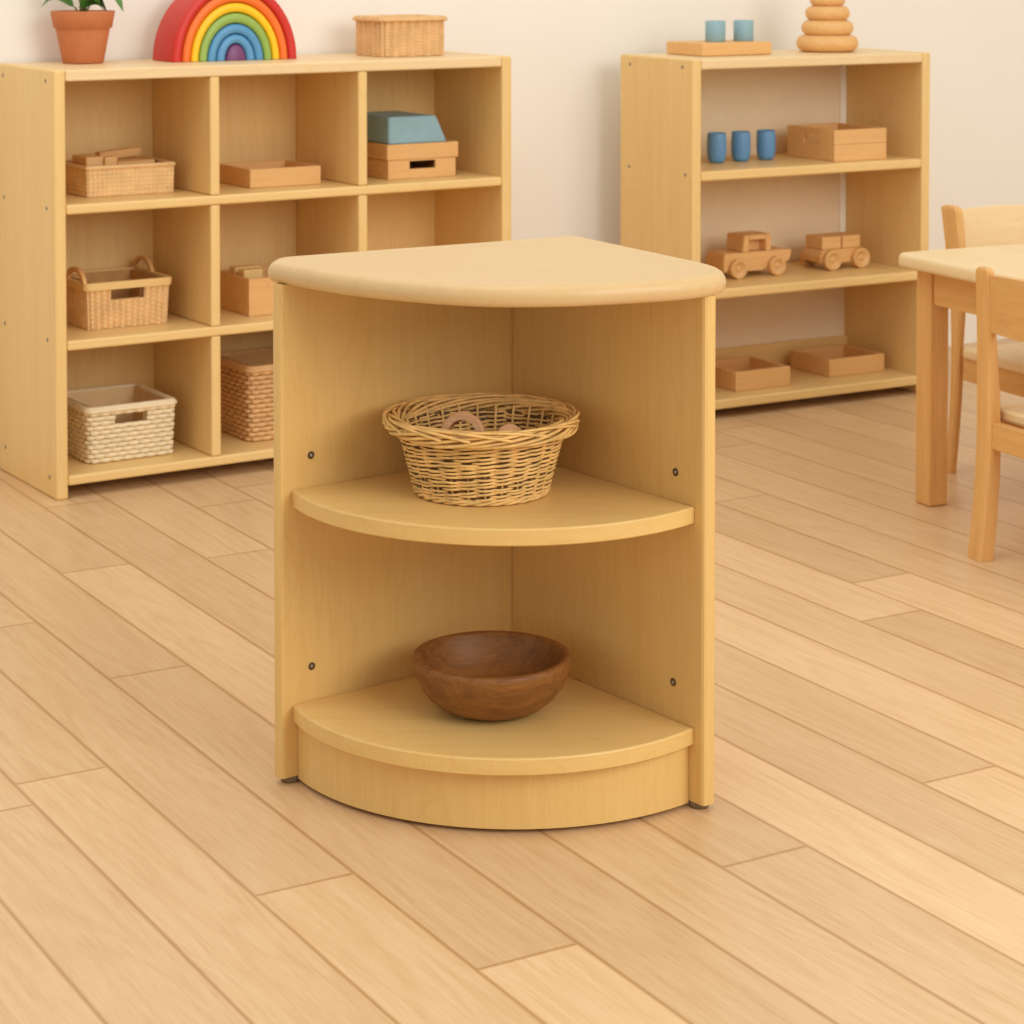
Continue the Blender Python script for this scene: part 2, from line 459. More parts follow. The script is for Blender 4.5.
# ------------------------------------------------------------------ round wicker basket
def wicker_round(parent):
    H = .083
    prof = lambda t: .0745+.0185*t      # radius over the height fraction
    ns = 26
    rnd = random.Random(5)
    # dark shell inside the weave: shade between the strands is in its colour
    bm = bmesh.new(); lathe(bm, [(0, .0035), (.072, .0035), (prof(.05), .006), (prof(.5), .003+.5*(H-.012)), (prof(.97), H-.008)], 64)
    obj('inner_shell', bm, 'wicker_gap', parent, True)
    bm = bmesh.new()
    for i in range(ns):
        a = 2*PI*i/ns+.03
        P = [((prof(t)-.0008)*math.cos(a), (prof(t)-.0008)*math.sin(a), .003+t*(H-.004)) for t in [k/8 for k in range(9)]]
        tube(bm, P, .0017, 6)
    obj('stake', bm, 'wicker', parent, True)['kind'] = 'stuff'
    bm = bmesh.new()
    rows = 10
    for j in range(rows):
        for q in range(3):
            P = []; M_ = ns*8; ph = rnd.random()*6
            for k in range(M_):
                a = 2*PI*k/M_
                t = (j+.167+.333*q)/rows
                t += .010*math.sin(3*a+ph)+.010*math.sin(5*a+ph*2)
                off = .0025*math.cos(ns/2*(a-.03)+PI*(3*j+q))
                rr = prof(max(0, min(1, t)))+off+.0002*math.sin(9*a+ph)
                z = .003+t*(H-.012)+.0003*math.sin(ns/2*(a-.03)+PI*(3*j+q))*1.5
                P.append((rr*math.cos(a), rr*math.sin(a), z))
            tube(bm, P, .00142+.0003*rnd.random(), 6, True)
    # foot coil
    for q in range(3):
        P = []
        for k in range(120):
            a = 2*PI*k/120; w_ = 9*a+q*2*PI/3
            P.append((((.0755)+.0022*math.cos(w_))*math.cos(a), ((.0755)+.0022*math.cos(w_))*math.sin(a), .0042+.0022*math.sin(w_)))
        tube(bm, P, .0019, 6, True)
    obj('weave', bm, 'wicker', parent, True)
    # braided rim: strands that wind slowly round a thick ring, with loose ends
    bm = bmesh.new()
    ns2 = 10; R0 = .1015; zc = .0805
    for q in range(ns2):
        ph = 2*PI*q/ns2; P = []
        amp = .92+.12*math.sin(q*2.3)
        for k in range(260):
            a = 2*PI*k/260; w_ = 2*a+ph
            P.append(((R0+.0092*amp*math.cos(w_)+.0012*math.sin(7*a+q))*math.cos(a), (R0+.0092*amp*math.cos(w_)+.0012*math.sin(7*a+q))*math.sin(a),
                      zc+.0080*amp*math.sin(w_)+.001*math.sin(5*a+q*1.7)))
        tube(bm, P, .0020, 6, True)
    for q in range(15):   # strands rising from the wall, over the rim
        a0 = 2*PI*q/15+rnd.random()*.2; P = []
        for k in range(26):
            u = k/25; a = a0+u*1.7
            P.append(((.0925+.0195*math.sin(u*PI*.62))*math.cos(a), (.0925+.0195*math.sin(u*PI*.62))*math.sin(a), .071+.019*math.sin(u*PI*.85)))
        tube(bm, P, .0018, 6)
    obj('rim', bm, 'wicker', parent, True)
ZS, ZB = .3424, .0925
bk = thing('wicker_basket', 'round wicker basket with a thick braided rim on the middle shelf of the corner unit', 'basket', (-.0350, 2.5835, ZS), .4)
wicker_round(bk)
# wooden toys inside the basket
bm = bmesh.new()
R1, R2, dp = .0255, .0165, .022
for (ra, rb) in ((R1, R2),):
    prof = [(rb, -dp/2), (ra-.002, -dp/2), (ra, -dp/2+.002), (ra, dp/2-.002), (ra-.002, dp/2), (rb, dp/2), (rb, -dp/2)]
    lathe(bm, prof, 40)
bmesh.ops.remove_doubles(bm, verts=bm.verts, dist=1e-5)
o = obj('wooden_ring', bm, 'ring_wood', None, True); o.data.set_sharp_from_angle(angle=math.radians(35)); o.location = (-.056, 2.572, ZS+.0670); o.rotation_euler = (PI/2-.25, .05, -.15)
tag(o, 'brown wooden ring standing on edge, half sunk inside the round wicker basket', 'ring')
bm = bmesh.new(); lathe(bm, [(0, -.008), (.0145, -.008), (.0165, -.006), (.0165, .006), (.0145, .008), (0, .008)], 36)
o = obj('wooden_disc', bm, 'ring_wood', None, True); o.location = (-.004, 2.572, ZS+.0625); o.rotation_euler = (PI/2-.35, .1, .35)
tag(o, 'small brown wooden disc tilted up inside the round wicker basket', 'toy')
# a bed of blocks below holding the two pieces up
bm = bmesh.new(); lathe(bm, [(0, .006), (.030, .006), (.032, .008), (.032, .033), (.030, .035), (0, .035)], 36)
o = obj('wooden_disc', bm, 'ring_wood', None, True); o.location = (-.0350, 2.5835, ZS)
tag(o, 'flat wooden disc lying at the bottom of the round wicker basket, below the ring', 'toy')
bm = bmesh.new(); lathe(bm, [(0, 0), (.026, 0), (.028, .001), (.028, .005), (.026, .006), (0, .006)], 36)
o = obj('wooden_disc', bm, 'ring_wood', None, True); o.location = (-.0320, 2.5825, ZS+.0352)
tag(o, 'smaller flat wooden disc stacked on the one at the bottom of the round wicker basket', 'toy')

# ------------------------------------------------------------------ bowl
bm = bmesh.new()
lathe(bm, [(0, .0), (.041, .0), (.049, .002), (.061, .0075), (.073, .017), (.082, .029), (.0878, .042), (.0908, .055), (.0912, .0600), (.0900, .0628), (.0875, .0637),
           (.0835, .0632), (.0812, .0605), (.0785, .050), (.071, .034), (.058, .020), (.040, .012), (.018, .0095), (0, .009)], 96)
bo = obj('wooden_bowl', bm, 'bowl', None, True); bo.location = (-.0232, 2.5735, ZB+.0003); bo.rotation_euler = (0, 0, .3)
tag(bo, 'dark brown turned wooden bowl on the lowest shelf of the corner unit', 'bowl')

# ------------------------------------------------------------------ cubby shelf
cub = thing('cubby_shelf', 'wide pale wood cubby shelf of nine open compartments against the wall, behind the corner unit', 'shelf unit', (CU[0], CU[1], 0), CU[2])
CZ = [.7525, .5166, .2779, .0406]
SD = [0, .2755, .2940, .5800, .5988, .8985]
DEP = .259
bx('side_panel', 'birch_z', cub, -.022, -.0003, 0, DEP+.028, 0, CZ[0], bev=.004, seg=3)
bx('side_panel', 'birch_z', cub, SD[5]+.0003, SD[5]+.0225, 0, DEP+.028, 0, CZ[0], bev=.004, seg=3)
bx('top', 'pale_x', cub, 0, SD[5], 0.0005, DEP+.028, CZ[0]-.0205, CZ[0]-.0006, bev=.003)
for i, z in enumerate(CZ[1:]):
    bx('shelf', 'birch_x', cub, 0, SD[5], .0005, DEP, z-.0175, z, bev=.004, seg=3)
bx('back_panel', 'birch_z', cub, 0, SD[5], DEP+.0003, DEP+.0115, CZ[3]-.0175, CZ[0]-.021, bev=0)
for k in range(3):
    zt = (CZ[0]-.0205 if k == 0 else CZ[k]-.0175)-.0003; zb = CZ[k+1]+.0003
    for a, b in ((SD[1], SD[2]), (SD[3], SD[4])):
        bx('divider', 'birch_z', cub, a, b, .001, DEP, zb, zt, bev=.003)
def side_screw(parent, x, t, z):
    bm = bmesh.new(); vs = lathe(bm, [(.0035, 0), (.0035, .0008), (.002, .0012), (0, .0012)], 16)
    q = Vector((-1, 0, 0)).to_track_quat('Z', 'Y').to_matrix().to_4x4(); q.translation = Vector((x, t, z))
    for v in vs: v.co = q @ v.co
    obj('screw', bm, 'metal', parent, True)
for t, z in ((.038, .732), (.038, .509), (.038, .277), (.033, .0357), (.250, .732), (.250, .509), (.250, .277), (.253, .0476)):
    side_screw(cub, -.0221, t, z)

# ------------------------------------------------------------------ bookcase
boo = thing('open_bookcase', 'pale wood bookcase with open shelves near the table, holding blue cups and toy cars', 'bookcase', (BO[0], BO[1], 0), BO[2])
BZ = [.7383, .5102, .2673, .04]; BW, BD = .6205, .2715
bx('side_panel', 'birch_z', boo, 0, .022, 0, BD, 0, BZ[0], bev=.004, seg=3)
bx('side_panel', 'birch_z', boo, BW-.0225, BW, 0, BD, 0, BZ[0], bev=.004, seg=3)
bx('top', 'pale_x', boo, .0223, BW-.0228, .0005, BD, BZ[0]-.021, BZ[0]-.0006, bev=.003)
for z in BZ[1:]:
    bx('shelf', 'birch_x', boo, .0223, BW-.0228, .0005, BD-.010, z-.020, z, bev=.004, seg=3)
bx('back_panel', 'board_cream', boo, .0223, BW-.040, BD-.0095, BD-.003, BZ[2]+.0, BZ[0]-.0215, bev=0, label='off-white back board')
bx('back_panel', 'board_cream', boo, .0223, BW-.0228, BD-.0095, BD-.003, BZ[3], BZ[2]-.0003, bev=0, label='off-white back board')
bx('edge_strip', 'white', boo, BW-.0395, BW-.0232, BD-.0125, BD-.003, BZ[2]+.0, BZ[0]-.0215, bev=.001, label='white strip')
bx('back_rail', 'birch_x', boo, .0223, BW-.0228, BD-.022, BD-.0103, BZ[3]+.0003, .090, bev=.002)
for t, z in ((.232, .719), (.037, .722), (.026, .503), (.235, .503)):
    side_screw(boo, -.0001, t, z)

# ------------------------------------------------------------------ woven rectangular baskets
def rrect(w, d, r, step):
    """rounded rectangle outline, counter-clockwise from the front left: (x, y, nx, ny, s)"""
    segs = []; out = []
    def line(x0, y0, x1, y1, nx, ny):
        L = math.hypot(x1-x0, y1-y0); k = max(1, int(L/step))
        for i in range(k): out.append((x0+(x1-x0)*i/k, y0+(y1-y0)*i/k, nx, ny))
    def arc_(cx, cy, a0):
        k = max(2, int(r*PI/2/step))
        for i in range(k):
            a = a0+PI/2*i/k; out.append((cx+r*math.cos(a), cy+r*math.sin(a), math.cos(a), math.sin(a)))
    line(r, 0, w-r, 0, 0, -1); arc_(w-r, r, -PI/2)
    line(w, r, w, d-r, 1, 0); arc_(w-r, d-r, 0)
    line(w-r, d, r, d, 0, 1); arc_(r, d-r, PI/2)
    line(0, d-r, 0, r, -1, 0); arc_(r, r, PI)
    return out

def woven_box(parent, w, d, h, mat, inmat, pitch=.012, rows=9, rod=None, r=.010, flare=.0, hole=None, rim='rod', amp=None, rimmat=None, columns=False, checker=False, rib=.0012):
    rod = rod or h/rows*.52; amp = amp if amp is not None else rod*.55
    o = rrect(w, d, r, pitch/(8 if columns else 4))
    S = [0.0]
    for a, b in zip(o, o[1:]+o[:1]): S.append(S[-1]+math.hypot(b[0]-a[0], b[1]-a[1]))
    L = S[-1]; nst = 2*round(L/pitch/2); ww = 2*PI*(nst/2)/L
    def pt(i, z, off):
        x, y, nx, ny = o[i]; fl = flare*z/h
        sx = (x-w/2)*(1+fl*2/w)+w/2; sy = (y-d/2)*(1+fl*2/d)+d/2
        return (sx+nx*off, sy+ny*off, z)
    def in_hole(i, z):
        return hole and o[i][3] < -.9 and hole[0] < o[i][0] < hole[1] and hole[2] < z < hole[3]
    bm = bmesh.new(); topz = h-(.010 if rim == 'band' else rod)
    if columns:
        nz = rows*5; n = len(o); grid = []; pc = L/nst
        for j in range(nz+1):
            z = topz*j/nz; line_ = []
            for i in range(n):
                u = S[i]/pc; cidx = int(u+.25)
                q = abs(math.sin(PI*(u+.25)))**.55; rr = abs(math.sin(PI*(j/5+(.5 if checker and cidx % 2 else 0))))**.7
                line_.append(bm.verts.new(pt(i, z, -amp*1.6+amp*q+rib*rr*q-.0005)))
            grid.append(line_)
        for j in range(nz):
            for i in range(n):
                if in_hole(i, topz*(j+.5)/nz): continue
                bm.faces.new((grid[j][i], grid[j][(i+1) % n], grid[j+1][(i+1) % n], grid[j+1][i]))
        obj('weave', bm, mat, parent, True); bm = None
    for j in range(0 if columns else rows):
        z = rod+(topz-rod)*(j+.0)/(rows-1) if rows > 1 else h/2
        if rim == 'band': z = rod+(topz-2*rod)*j/(rows-1)
        P = []; run = []
        for i in range(len(o)):
            off = (amp*math.cos(ww*S[i]+PI*j)) if not columns else amp*math.cos(ww*S[i])
            dz = 0
            p = pt(i, z+dz, off-rod)
            if in_hole(i, z):
                if len(run) > 1: P.append(run)
                run = []
            else: run.append(p)
        if P or hole and any(in_hole(i, z) for i in range(len(o))):
            P.append(run)
            # join first and last pieces of the loop
            if len(P) == 2: P = [P[1]+P[0]]
            for q in P: tube(bm, q, rod, 6)
        else: tube(bm, run, rod, 6, True)
    if bm: obj('weave', bm, mat, parent, True)
    # lining: four inner walls and the floor
    bm = bmesh.new(); ti = rod*2+amp*2.2
    a = ti; 
    def quad(*v): bm.faces.new([bm.verts.new(p) for p in v])
    f = flare
    c0 = [(a, a), (w-a, a), (w-a, d-a), (a, d-a)]; c1 = [(a-f, a-f), (w-a+f, a-f), (w-a+f, d-a+f), (a-f, d-a+f)]
    zt = h-.002
    for k in range(4):
        p, q = c0[k], c0[(k+1) % 4]; P_, Q_ = c1[k], c1[(k+1) % 4]
        if k == 0 and hole:
            def at(x, z):
                y = p[1]+(P_[1]-p[1])*z/zt; return (x, y, z)
            xl, xr, zl, zh = hole
            def rect(x0, x1, z0, z1): quad(at(x0, z0), at(x1, z0), at(x1, z1), at(x0, z1))
            rect(p[0], xl, rod*.5, zt); rect(xr, q[0], rod*.5, zt); rect(xl, xr, rod*.5, zl)
            if zt > zh+.001: rect(xl, xr, zh, zt)
        else: quad((*p, rod*.5), (*q, rod*.5), (*Q_, zt), (*P_, zt))
    quad(*[(x, y, rod*.5) for x, y in c0])
    obj('inner_shell', bm, inmat, parent)
    # rim
    bm = bmesh.new()
    if rim == 'band':
        for off0, off1 in ((-.007, .002),):
            ring = []
            for z, of in ((h-.0135, off1), (h, off1), (h, off0), (h-.0135, off0)):
                ring.append([bm.verts.new(pt(i, z, of-.001)) for i in range(len(o))])
            n = len(o)
            for k in range(4):
                A, B_ = ring[k], ring[(k+1) % 4]
                for i in range(n): bm.faces.new((A[i], A[(i+1) % n], B_[(i+1) % n], B_[i]))
    else:
        tube(bm, [pt(i, h-rod, -rod*.8) for i in range(len(o))], rod*1.25, 8, True)
        tube(bm, [pt(i, h-rod*1.6, rod*.2) for i in range(len(o))], rod*.9, 6, True)
    obj('rim', bm, rimmat or mat, parent, rim != 'band')

def in_cubby(name, label, cat, s, t, z, group=None): return thing(name, label, cat, F(CU, s, t, z), CU[2], group)

a = in_cubby('woven_tray', 'shallow woven tray heaped with wooden blocks, in the compartment below the potted plant', 'tray', .072, .083, CZ[1]+.0005)
woven_box(a, .169, .150, .056, 'honey', 'honey_in', pitch=.0090, rows=7, r=.004, rim='rod', flare=.0015, rod=.0024, amp=.0016, columns=True, checker=False, rib=.0014)
# blocks lying in the tray
def block(label, name, frame, s, t, z, dims, rot=(0, 0, 0), mat='block_x', bev=.002):
    bm = bmesh.new(); box(bm, -dims[0]/2, dims[0]/2, -dims[1]/2, dims[1]/2, -dims[2]/2, dims[2]/2, bev=bev)
    o = obj(name, bm, mat); o.location = F(frame, s, t, z); o.rotation_euler = (rot[0], rot[1], frame[2]+rot[2])
    return tag(o, label, 'block')
z0 = CZ[1]
block('wide wooden block at the panel end of the woven block tray', 'wooden_block', CU, .1005, .150, z0+.040, (.034, .070, .060))
block('small cube-like pale block near the front of the woven block tray', 'wooden_block', CU, .128, .118, z0+.0385, (.024, .022, .062))
block('long wooden block lying tilted on top of the other blocks in the woven tray', 'wooden_block', CU, .178, .195, z0+.066, (.085, .022, .016), (0, -.06, .1))
block('flat wooden block lying low along the open end of the woven block tray', 'wooden_block', CU, .185, .150, z0+.046, (.075, .045, .024), (0, -.02, .05))
block('flat wooden block at the bottom of the woven block tray, under the long tilted one', 'wooden_block', CU, .180, .205, z0+.032, (.090, .032, .050))

b = in_cubby('handled_basket', 'woven basket with two arched wooden handles and a slot in its front', 'basket', .068, .080, CZ[2]+.0005)
woven_box(b, .162, .160, .085, 'honey', 'honey_in', pitch=.0115, rows=9, r=.010, rod=.003, rim='band', rimmat='birch_x', hole=(.047, .110, .051, .0712), columns=True, flare=.004, amp=.0062, rib=.0018, checker=True)
for x, yc in ((-.001, .048), (.163, .125)):
    bm = bmesh.new()
    # flat bent strip
    tw = .0035
    rings_ = []
    for k in range(17):
        a_ = PI*k/16
        o_, i_ = (.047, .036), (.038, .028)
        rings_.append([bm.verts.new((x+dx, yc+rr[0]*math.cos(a_), .074+rr[1]*math.sin(a_))) for dx, rr in ((-tw, o_), (tw, o_), (tw, i_), (-tw, i_))])
    for A, B_ in zip(rings_, rings_[1:]):
        for k in range(4): bm.faces.new((A[k], A[(k+1) % 4], B_[(k+1) % 4], B_[k]))
    bm.faces.new(rings_[0]); bm.faces.new(rings_[-1])
    obj('handle', bm, 'block_y', b)

c = in_cubby('cream_basket', 'cream woven storage basket, empty, with a slot in its front, in the bottom row', 'basket', .062, .060, CZ[3]+.0005)
woven_box(c, .166, .170, .102, 'cream', 'cream_in', pitch=.0110, rows=12, r=.012, hole=(.053, .110, .066, .087), flare=.004, rim='rod')

f_ = in_cubby('tall_basket', 'tall tan woven basket standing in the bottom row, partly behind the corner unit', 'basket', .384, .069, CZ[3]+.0005)
woven_box(f_, .168, .165, .142, 'tan', 'honey_in', pitch=.0120, rows=16, r=.014, rim='rod', flare=.002)

g = in_cubby('rope_basket', 'closed tan woven basket standing on top of the cubby shelf', 'basket', .681, .092, CZ[0]+.0002)
woven_box(g, .150, .120, .077, 'tan', 'honey_in', pitch=.0180, rows=11, r=.012, rim='rod', columns=True, checker=True, amp=.0066, rod=.0036, rib=.0018)
bm = bmesh.new(); P = rrect(.150, .120, .012, .006)
a_ = [bm.verts.new((x-nx*.006, y-ny*.006, .068)) for x, y, nx, ny in P]; b_ = [bm.verts.new((x-nx*.012, y-ny*.012, .0735)) for x, y, nx, ny in P]
bm.faces.new(b_); bm.faces.new(a_[::-1])
for i in range(len(P)): bm.faces.new((a_[i], a_[(i+1) % len(P)], b_[(i+1) % len(P)], b_[i]))
obj('lid', bm, 'tan', g)

# ------------------------------------------------------------------ wooden trays and crates
def tray(name, label, frame, s, t, z, w, d, h, th=.007, mat='block_x', slot=None, side_slot=None, floor_z=.006, cat='tray', group=None, seam=None):
    tr = thing(name, label, cat, F(frame, s, t, z+.0004), frame[2], group)
    def wall(nm, x0, x1, y0, y1, sl=None, axis='x'):
        bm = bmesh.new()
        if sl is None and seam: box(bm, x0, x1, y0, y1, 0, seam-.0003, bev=.0012); box(bm, x0, x1, y0, y1, seam, h, bev=.0012)
        elif sl is None: box(bm, x0, x1, y0, y1, 0, h, bev=.0012)
        else:
            a, b_, zl, zh = sl
            if axis == 'x':
                box(bm, x0, a, y0, y1, 0, h, bev=.0008); box(bm, b_, x1, y0, y1, 0, h, bev=.0008)
                box(bm, a, b_, y0, y1, 0, zl); box(bm, a, b_, y0, y1, zh, h)
            else:
                box(bm, x0, x1, y0, a, 0, h, bev=.0008); box(bm, x0, x1, b_, y1, 0, h, bev=.0008)
                box(bm, x0, x1, a, b_, 0, zl); box(bm, x0, x1, a, b_, zh, h)
        obj(nm, bm, mat, tr)
    wall('side', 0, w, 0, th, slot)
    wall('side', 0, w, d-th, d)
    wall('side', 0, th, th+.0001, d-th-.0001, side_slot, 'y')
    wall('side', w-th, w, th+.0001, d-th-.0001)
    bm = bmesh.new(); box(bm, th, w-th, th, d-th, .001, floor_z); obj('base', bm, mat, tr)
    return tr
tray('wooden_tray', 'shallow empty wooden tray alone in the upper middle compartment', CU, .388, .070, CZ[1], .148, .140, .035)
tray('wooden_box', 'open wooden box holding pale blocks in the middle row, partly behind the corner unit', CU, .383, .067, CZ[2], .150, .140, .070, cat='box')
block('pale notched wooden block standing at the front of the open wooden box', 'wooden_block', CU, .412, .118, CZ[2]+.0445, (.040, .024, .074), mat='birch_x')
block('pale wooden block behind the notched one in the open wooden box', 'wooden_block', CU, .417, .155, CZ[2]+.0450, (.052, .026, .075), mat='birch_x')
tray('wooden_crate', 'lower wooden crate with a hand slot, under a second crate and the blue lid', CU, .680, .066, CZ[1], .152, .165, .037, slot=(.048, .106, .0185, .0340), cat='crate')
tray('wooden_crate', 'upper plain wooden crate stacked on the one with a slot, under the blue block', CU, .677, .064, CZ[1]+.0375, .160, .168, .030, th=.008, cat='crate', floor_z=.010)
# pale blue wedge on the crates
bm = bmesh.new()
w1, w0, hh, dd = .112, .137, .052, .155
pts = [(0.006, 0), (w0, 0), (w1, hh), (.006, hh)]
A = [bm.verts.new((x, 0, z)) for x, z in pts]; B_ = [bm.verts.new((x, dd, z)) for x, z in pts]
bm.faces.new(A[::-1]); bm.faces.new(B_)
for i in range(4): bm.faces.new((A[i], A[(i+1) % 4], B_[(i+1) % 4], B_[i]))
bmesh.ops.bevel(bm, geom=list(bm.edges), offset=.002, segments=2, affect='EDGES')
o = obj('blue_block', bm, 'cyan'); o.location = F(CU, .677, .0690, CZ[1]+.0685); o.rotation_euler = (0, 0, CU[2])
tag(o, 'pale blue painted block with one slanted end resting on two wooden crates', 'block')

# on top of the bookcase and on its shelves
tray_t = thing('peg_board', 'flat wooden board carrying two pale blue cylinders on top of the bookcase', 'board', F(BO, .093, .100, BZ[0]), BO[2])
bx('board', 'block_x', tray_t, 0, .178, 0, .135, .0002, .027, bev=.002)
def cyl(frame, s, t, z, r, h, mat, name, label, cat, group, prof=None):
    bm = bmesh.new(); lathe(bm, prof or [(0, 0), (r-.001, 0), (r, .001), (r, h-.001), (r-.001, h), (0, h)], 36)
    o = obj(name, bm, mat, None, True); o.location = F(frame, s, t, z)
    try:
        for p in o.data.polygons: p.use_smooth = abs(p.normal.z) < .8
    except Exception: pass
    return tag(o, label, cat, group)
cyl(BO, .171, .165, BZ[0]+.0273, .0215, .044, 'cyan', 'blue_cylinder', 'pale blue cylinder on the board, the one farther from the ring stacker', 'cylinder', 'pale blue cylinders')
cyl(BO, .244, .165, BZ[0]+.0273, .0215, .044, 'cyan', 'blue_cylinder', 'pale blue cylinder on the board, the one nearer the ring stacker', 'cylinder', 'pale blue cylinders')
# ring stacker
rs = thing('ring_stacker', 'natural wooden ring stacking toy on top of the bookcase', 'toy', F(BO, .461, .155, BZ[0]), BO[2])
z = .0002
for R_, hh in ((.0675, .036), (.0565, .034), (.0485, .032), (.0390, .030), (.031, .028)):
    bm = bmesh.new(); prof = [(.008, z+.004)]
    for k in range(13):
        a_ = -PI/2+PI*k/12; prof.append((R_-hh/2+hh/2*math.cos(a_), z+hh/2+hh/2*math.sin(a_)))
    prof.append((.008, z+hh-.004)); prof.append((.008, z+.004))
    lathe(bm, prof, 48); bmesh.ops.remove_doubles(bm, verts=bm.verts, dist=1e-6)
    obj('ring', bm, 'block_x', rs, True); z += hh-.0015
bm = bmesh.new(); lathe(bm, [(0, .004), (.0078, .004), (.0078, z), (.014, z+.004), (.018, z+.014), (.014, z+.026), (0, z+.031)], 32)
obj('peg', bm, 'block_z', rs, True)
# cups
cp = [(0, .0), (.0120, .0), (.0160, .002), (.0192, .010), (.0208, .025), (.0208, .042), (.0198, .058), (.0192, .0625), (.0182, .0635), (.0172, .0622), (.0175, .050), (.0165, .012), (0, .008)]
for (s, t), lab in zip(((.160, .143), (.224, .145), (.292, .148)), ('blue wooden cup on the bookcase shelf, nearest the side panel', 'blue wooden cup in the middle of the row of three on the bookcase shelf', 'blue wooden cup on the bookcase shelf, nearest the wooden box')):
    cyl(BO, s, t, BZ[1]+.0003, 0, 0, 'cup_blue', 'blue_cup', lab, 'cup', 'blue cups', cp)
tray('wooden_box', 'square open wooden box with a hand slot in its side, beside the blue cups', BO, .384, .030, BZ[1], .141, .165, .067, th=.011, side_slot=(.052, .108, .033, .050), cat='box', seam=.036)
tray('wooden_tray', 'small square wooden tray on the lowest bookcase shelf, nearer the corner unit', BO, .145, .050, BZ[3], .141, .140, .041, th=.009)
tray('wooden_tray', 'wider wooden tray on the lowest bookcase shelf, nearer the table', BO, .413, .080, BZ[3], .151, .140, .038, th=.009)

# toy cars
def wheel(parent, x, y, r, w_, z):
    bm = bmesh.new()
    prof = [(0, w_*.75), (.005, w_*.75), (.0055, w_*.62), (r*.45, w_*.62), (r*.5, w_*.8), (r*.72, w_*.8), (r*.78, w_), (r*.95, w_), (r, w_*.85), (r, w_*.1), (r*.95, 0), (0, 0)]
    vs = lathe(bm, prof, 32)
    for v in vs: v.co = Vector((x+v.co.x, y-v.co.z, z+v.co.y))
    obj('wheel', bm, 'block_z', parent, True)
def side_prism(bm, pts, y0, y1, bev=.0015):
    A = [bm.verts.new((x, y0, z)) for x, z in pts]; B_ = [bm.verts.new((x, y1, z)) for x, z in pts]
    n = len(pts); fs = [bm.faces.new(A), bm.faces.new(B_[::-1])]
    for i in range(n): fs.append(bm.faces.new((A[i], B_[i], B_[(i+1) % n], A[(i+1) % n])))
    bmesh.ops.recalc_face_normals(bm, faces=fs)
    es = list({e for f in fs for e in f.edges})
    if bev: bmesh.ops.bevel(bm, geom=es, offset=bev, segments=2, affect='EDGES')
tk = thing('toy_truck', 'wooden toy pickup truck with a cab window on the bookcase shelf', 'toy', F(BO, .148, .095, BZ[2]), BO[2])
bm = bmesh.new(); side_prism(bm, [(.006, .016), (.012, .013), (.020, .020), (.055, .020), (.070, .013), (.105, .013), (.118, .020), (.160, .020), (.178, .032), (.184, .052), (.166, .0535), (.010, .0535), (.006, .045)], .012, .078)
obj('body', bm, 'block_x', tk)
bm = bmesh.new()
side_prism(bm, [(.056, .0542), (.072, .0542), (.072, .089), (.060, .089)], .014, .076, .001)
side_prism(bm, [(.116, .0542), (.130, .0542), (.130, .089), (.116, .089)], .014, .076, .001)
side_prism(bm, [(.0725, .079), (.1155, .079), (.1155, .089), (.0725, .089)], .014, .076, .001)
side_prism(bm, [(.0725, .0542), (.1155, .0542), (.1155, .079), (.0725, .079)], .036, .054, 0)
obj('cab', bm, 'block_x', tk)
for x in (.038, .139):
    wheel(tk, x, .012, .0205, .013, .0207); wheel(tk, x, .092, .0205, .013, .0207)
cr = thing('toy_car', 'small wooden toy jeep with two square seats on the bookcase shelf, nearer the table', 'toy', F(BO, .400, .095, BZ[2]), BO[2])
bm = bmesh.new(); side_prism(bm, [(.012, .016), (.060, .014), (.118, .016), (.124, .044), (.014, .044), (.008, .030)], .012, .078)
obj('body', bm, 'block_x', cr)
bm = bmesh.new(); box(bm, .016, .068, .016, .076, .0443, .0715, bev=.002); obj('cab', bm, 'block_x', cr)
bm = bmesh.new(); box(bm, .0715, .120, .016, .076, .0443, .0715, bev=.002); obj('cab', bm, 'block_x', cr)
for x in (.035, .113):
    wheel(cr, x, .012, .0220, .013, .0222); wheel(cr, x, .092, .0220, .013, .0222)

# ------------------------------------------------------------------ rainbow
rb = thing('rainbow_stacker', 'painted wooden rainbow of nested arches on top of the cubby shelf', 'toy', F(CU, .393, .135, CZ[0]), CU[2])
arches = [(.1285, .139, 'red'), (.1090, .1205, 'orange'), (.0915, .1020, 'yellow'), (.0750, .0840, 'green'), (.0575, .0645, 'sky'), (.0395, .0460, 'azure'), (.0205, .0285, 'purple')]
arches = [(a, b*1.06, c) for a, b, c in arches]
for q, (wo, ho, col) in enumerate(arches):
    bm = bmesh.new(); k = 40; dd = .096
    if q < 6:
        wi, hi = arches[q+1][0]+.0016, arches[q+1][1]+.0016
        sec = [(1-.5*(1-math.cos(PI*j/8))*0 - (.5-.5*math.cos(PI*j/8)), .0065*(1-math.sin(PI*j/8))) for j in range(9)]
        sec = sec + [(0, dd), (1, dd)]
    else:
        wi = hi = 0; sec = [(1, .006), (.93, .002), (.8, 0), (0, 0), (0, dd), (1, dd)]
    R = []
    for i in range(k+1):
        a_ = PI*i/k
        R.append([bm.verts.new(((wi+(wo-wi)*u)*math.cos(a_), y_, .0003+(hi+(ho-hi)*u)*math.sin(a_))) for u, y_ in sec])
    for A, B_ in zip(R, R[1:]):
        n = len(sec)
        for j in range(n): bm.faces.new((A[j], A[(j+1) % n], B_[(j+1) % n], B_[j]))
    bm.faces.new(R[0]); bm.faces.new(R[-1])
    bmesh.ops.remove_doubles(bm, verts=bm.verts, dist=1e-6)
    o = obj('arch' if wi else 'core', bm, col, rb, True, label=f'{dict(sky="outer blue", azure="inner blue").get(col, col)} {"arch" if wi else "half-round core"}')
    o.data.set_sharp_from_angle(angle=math.radians(40))

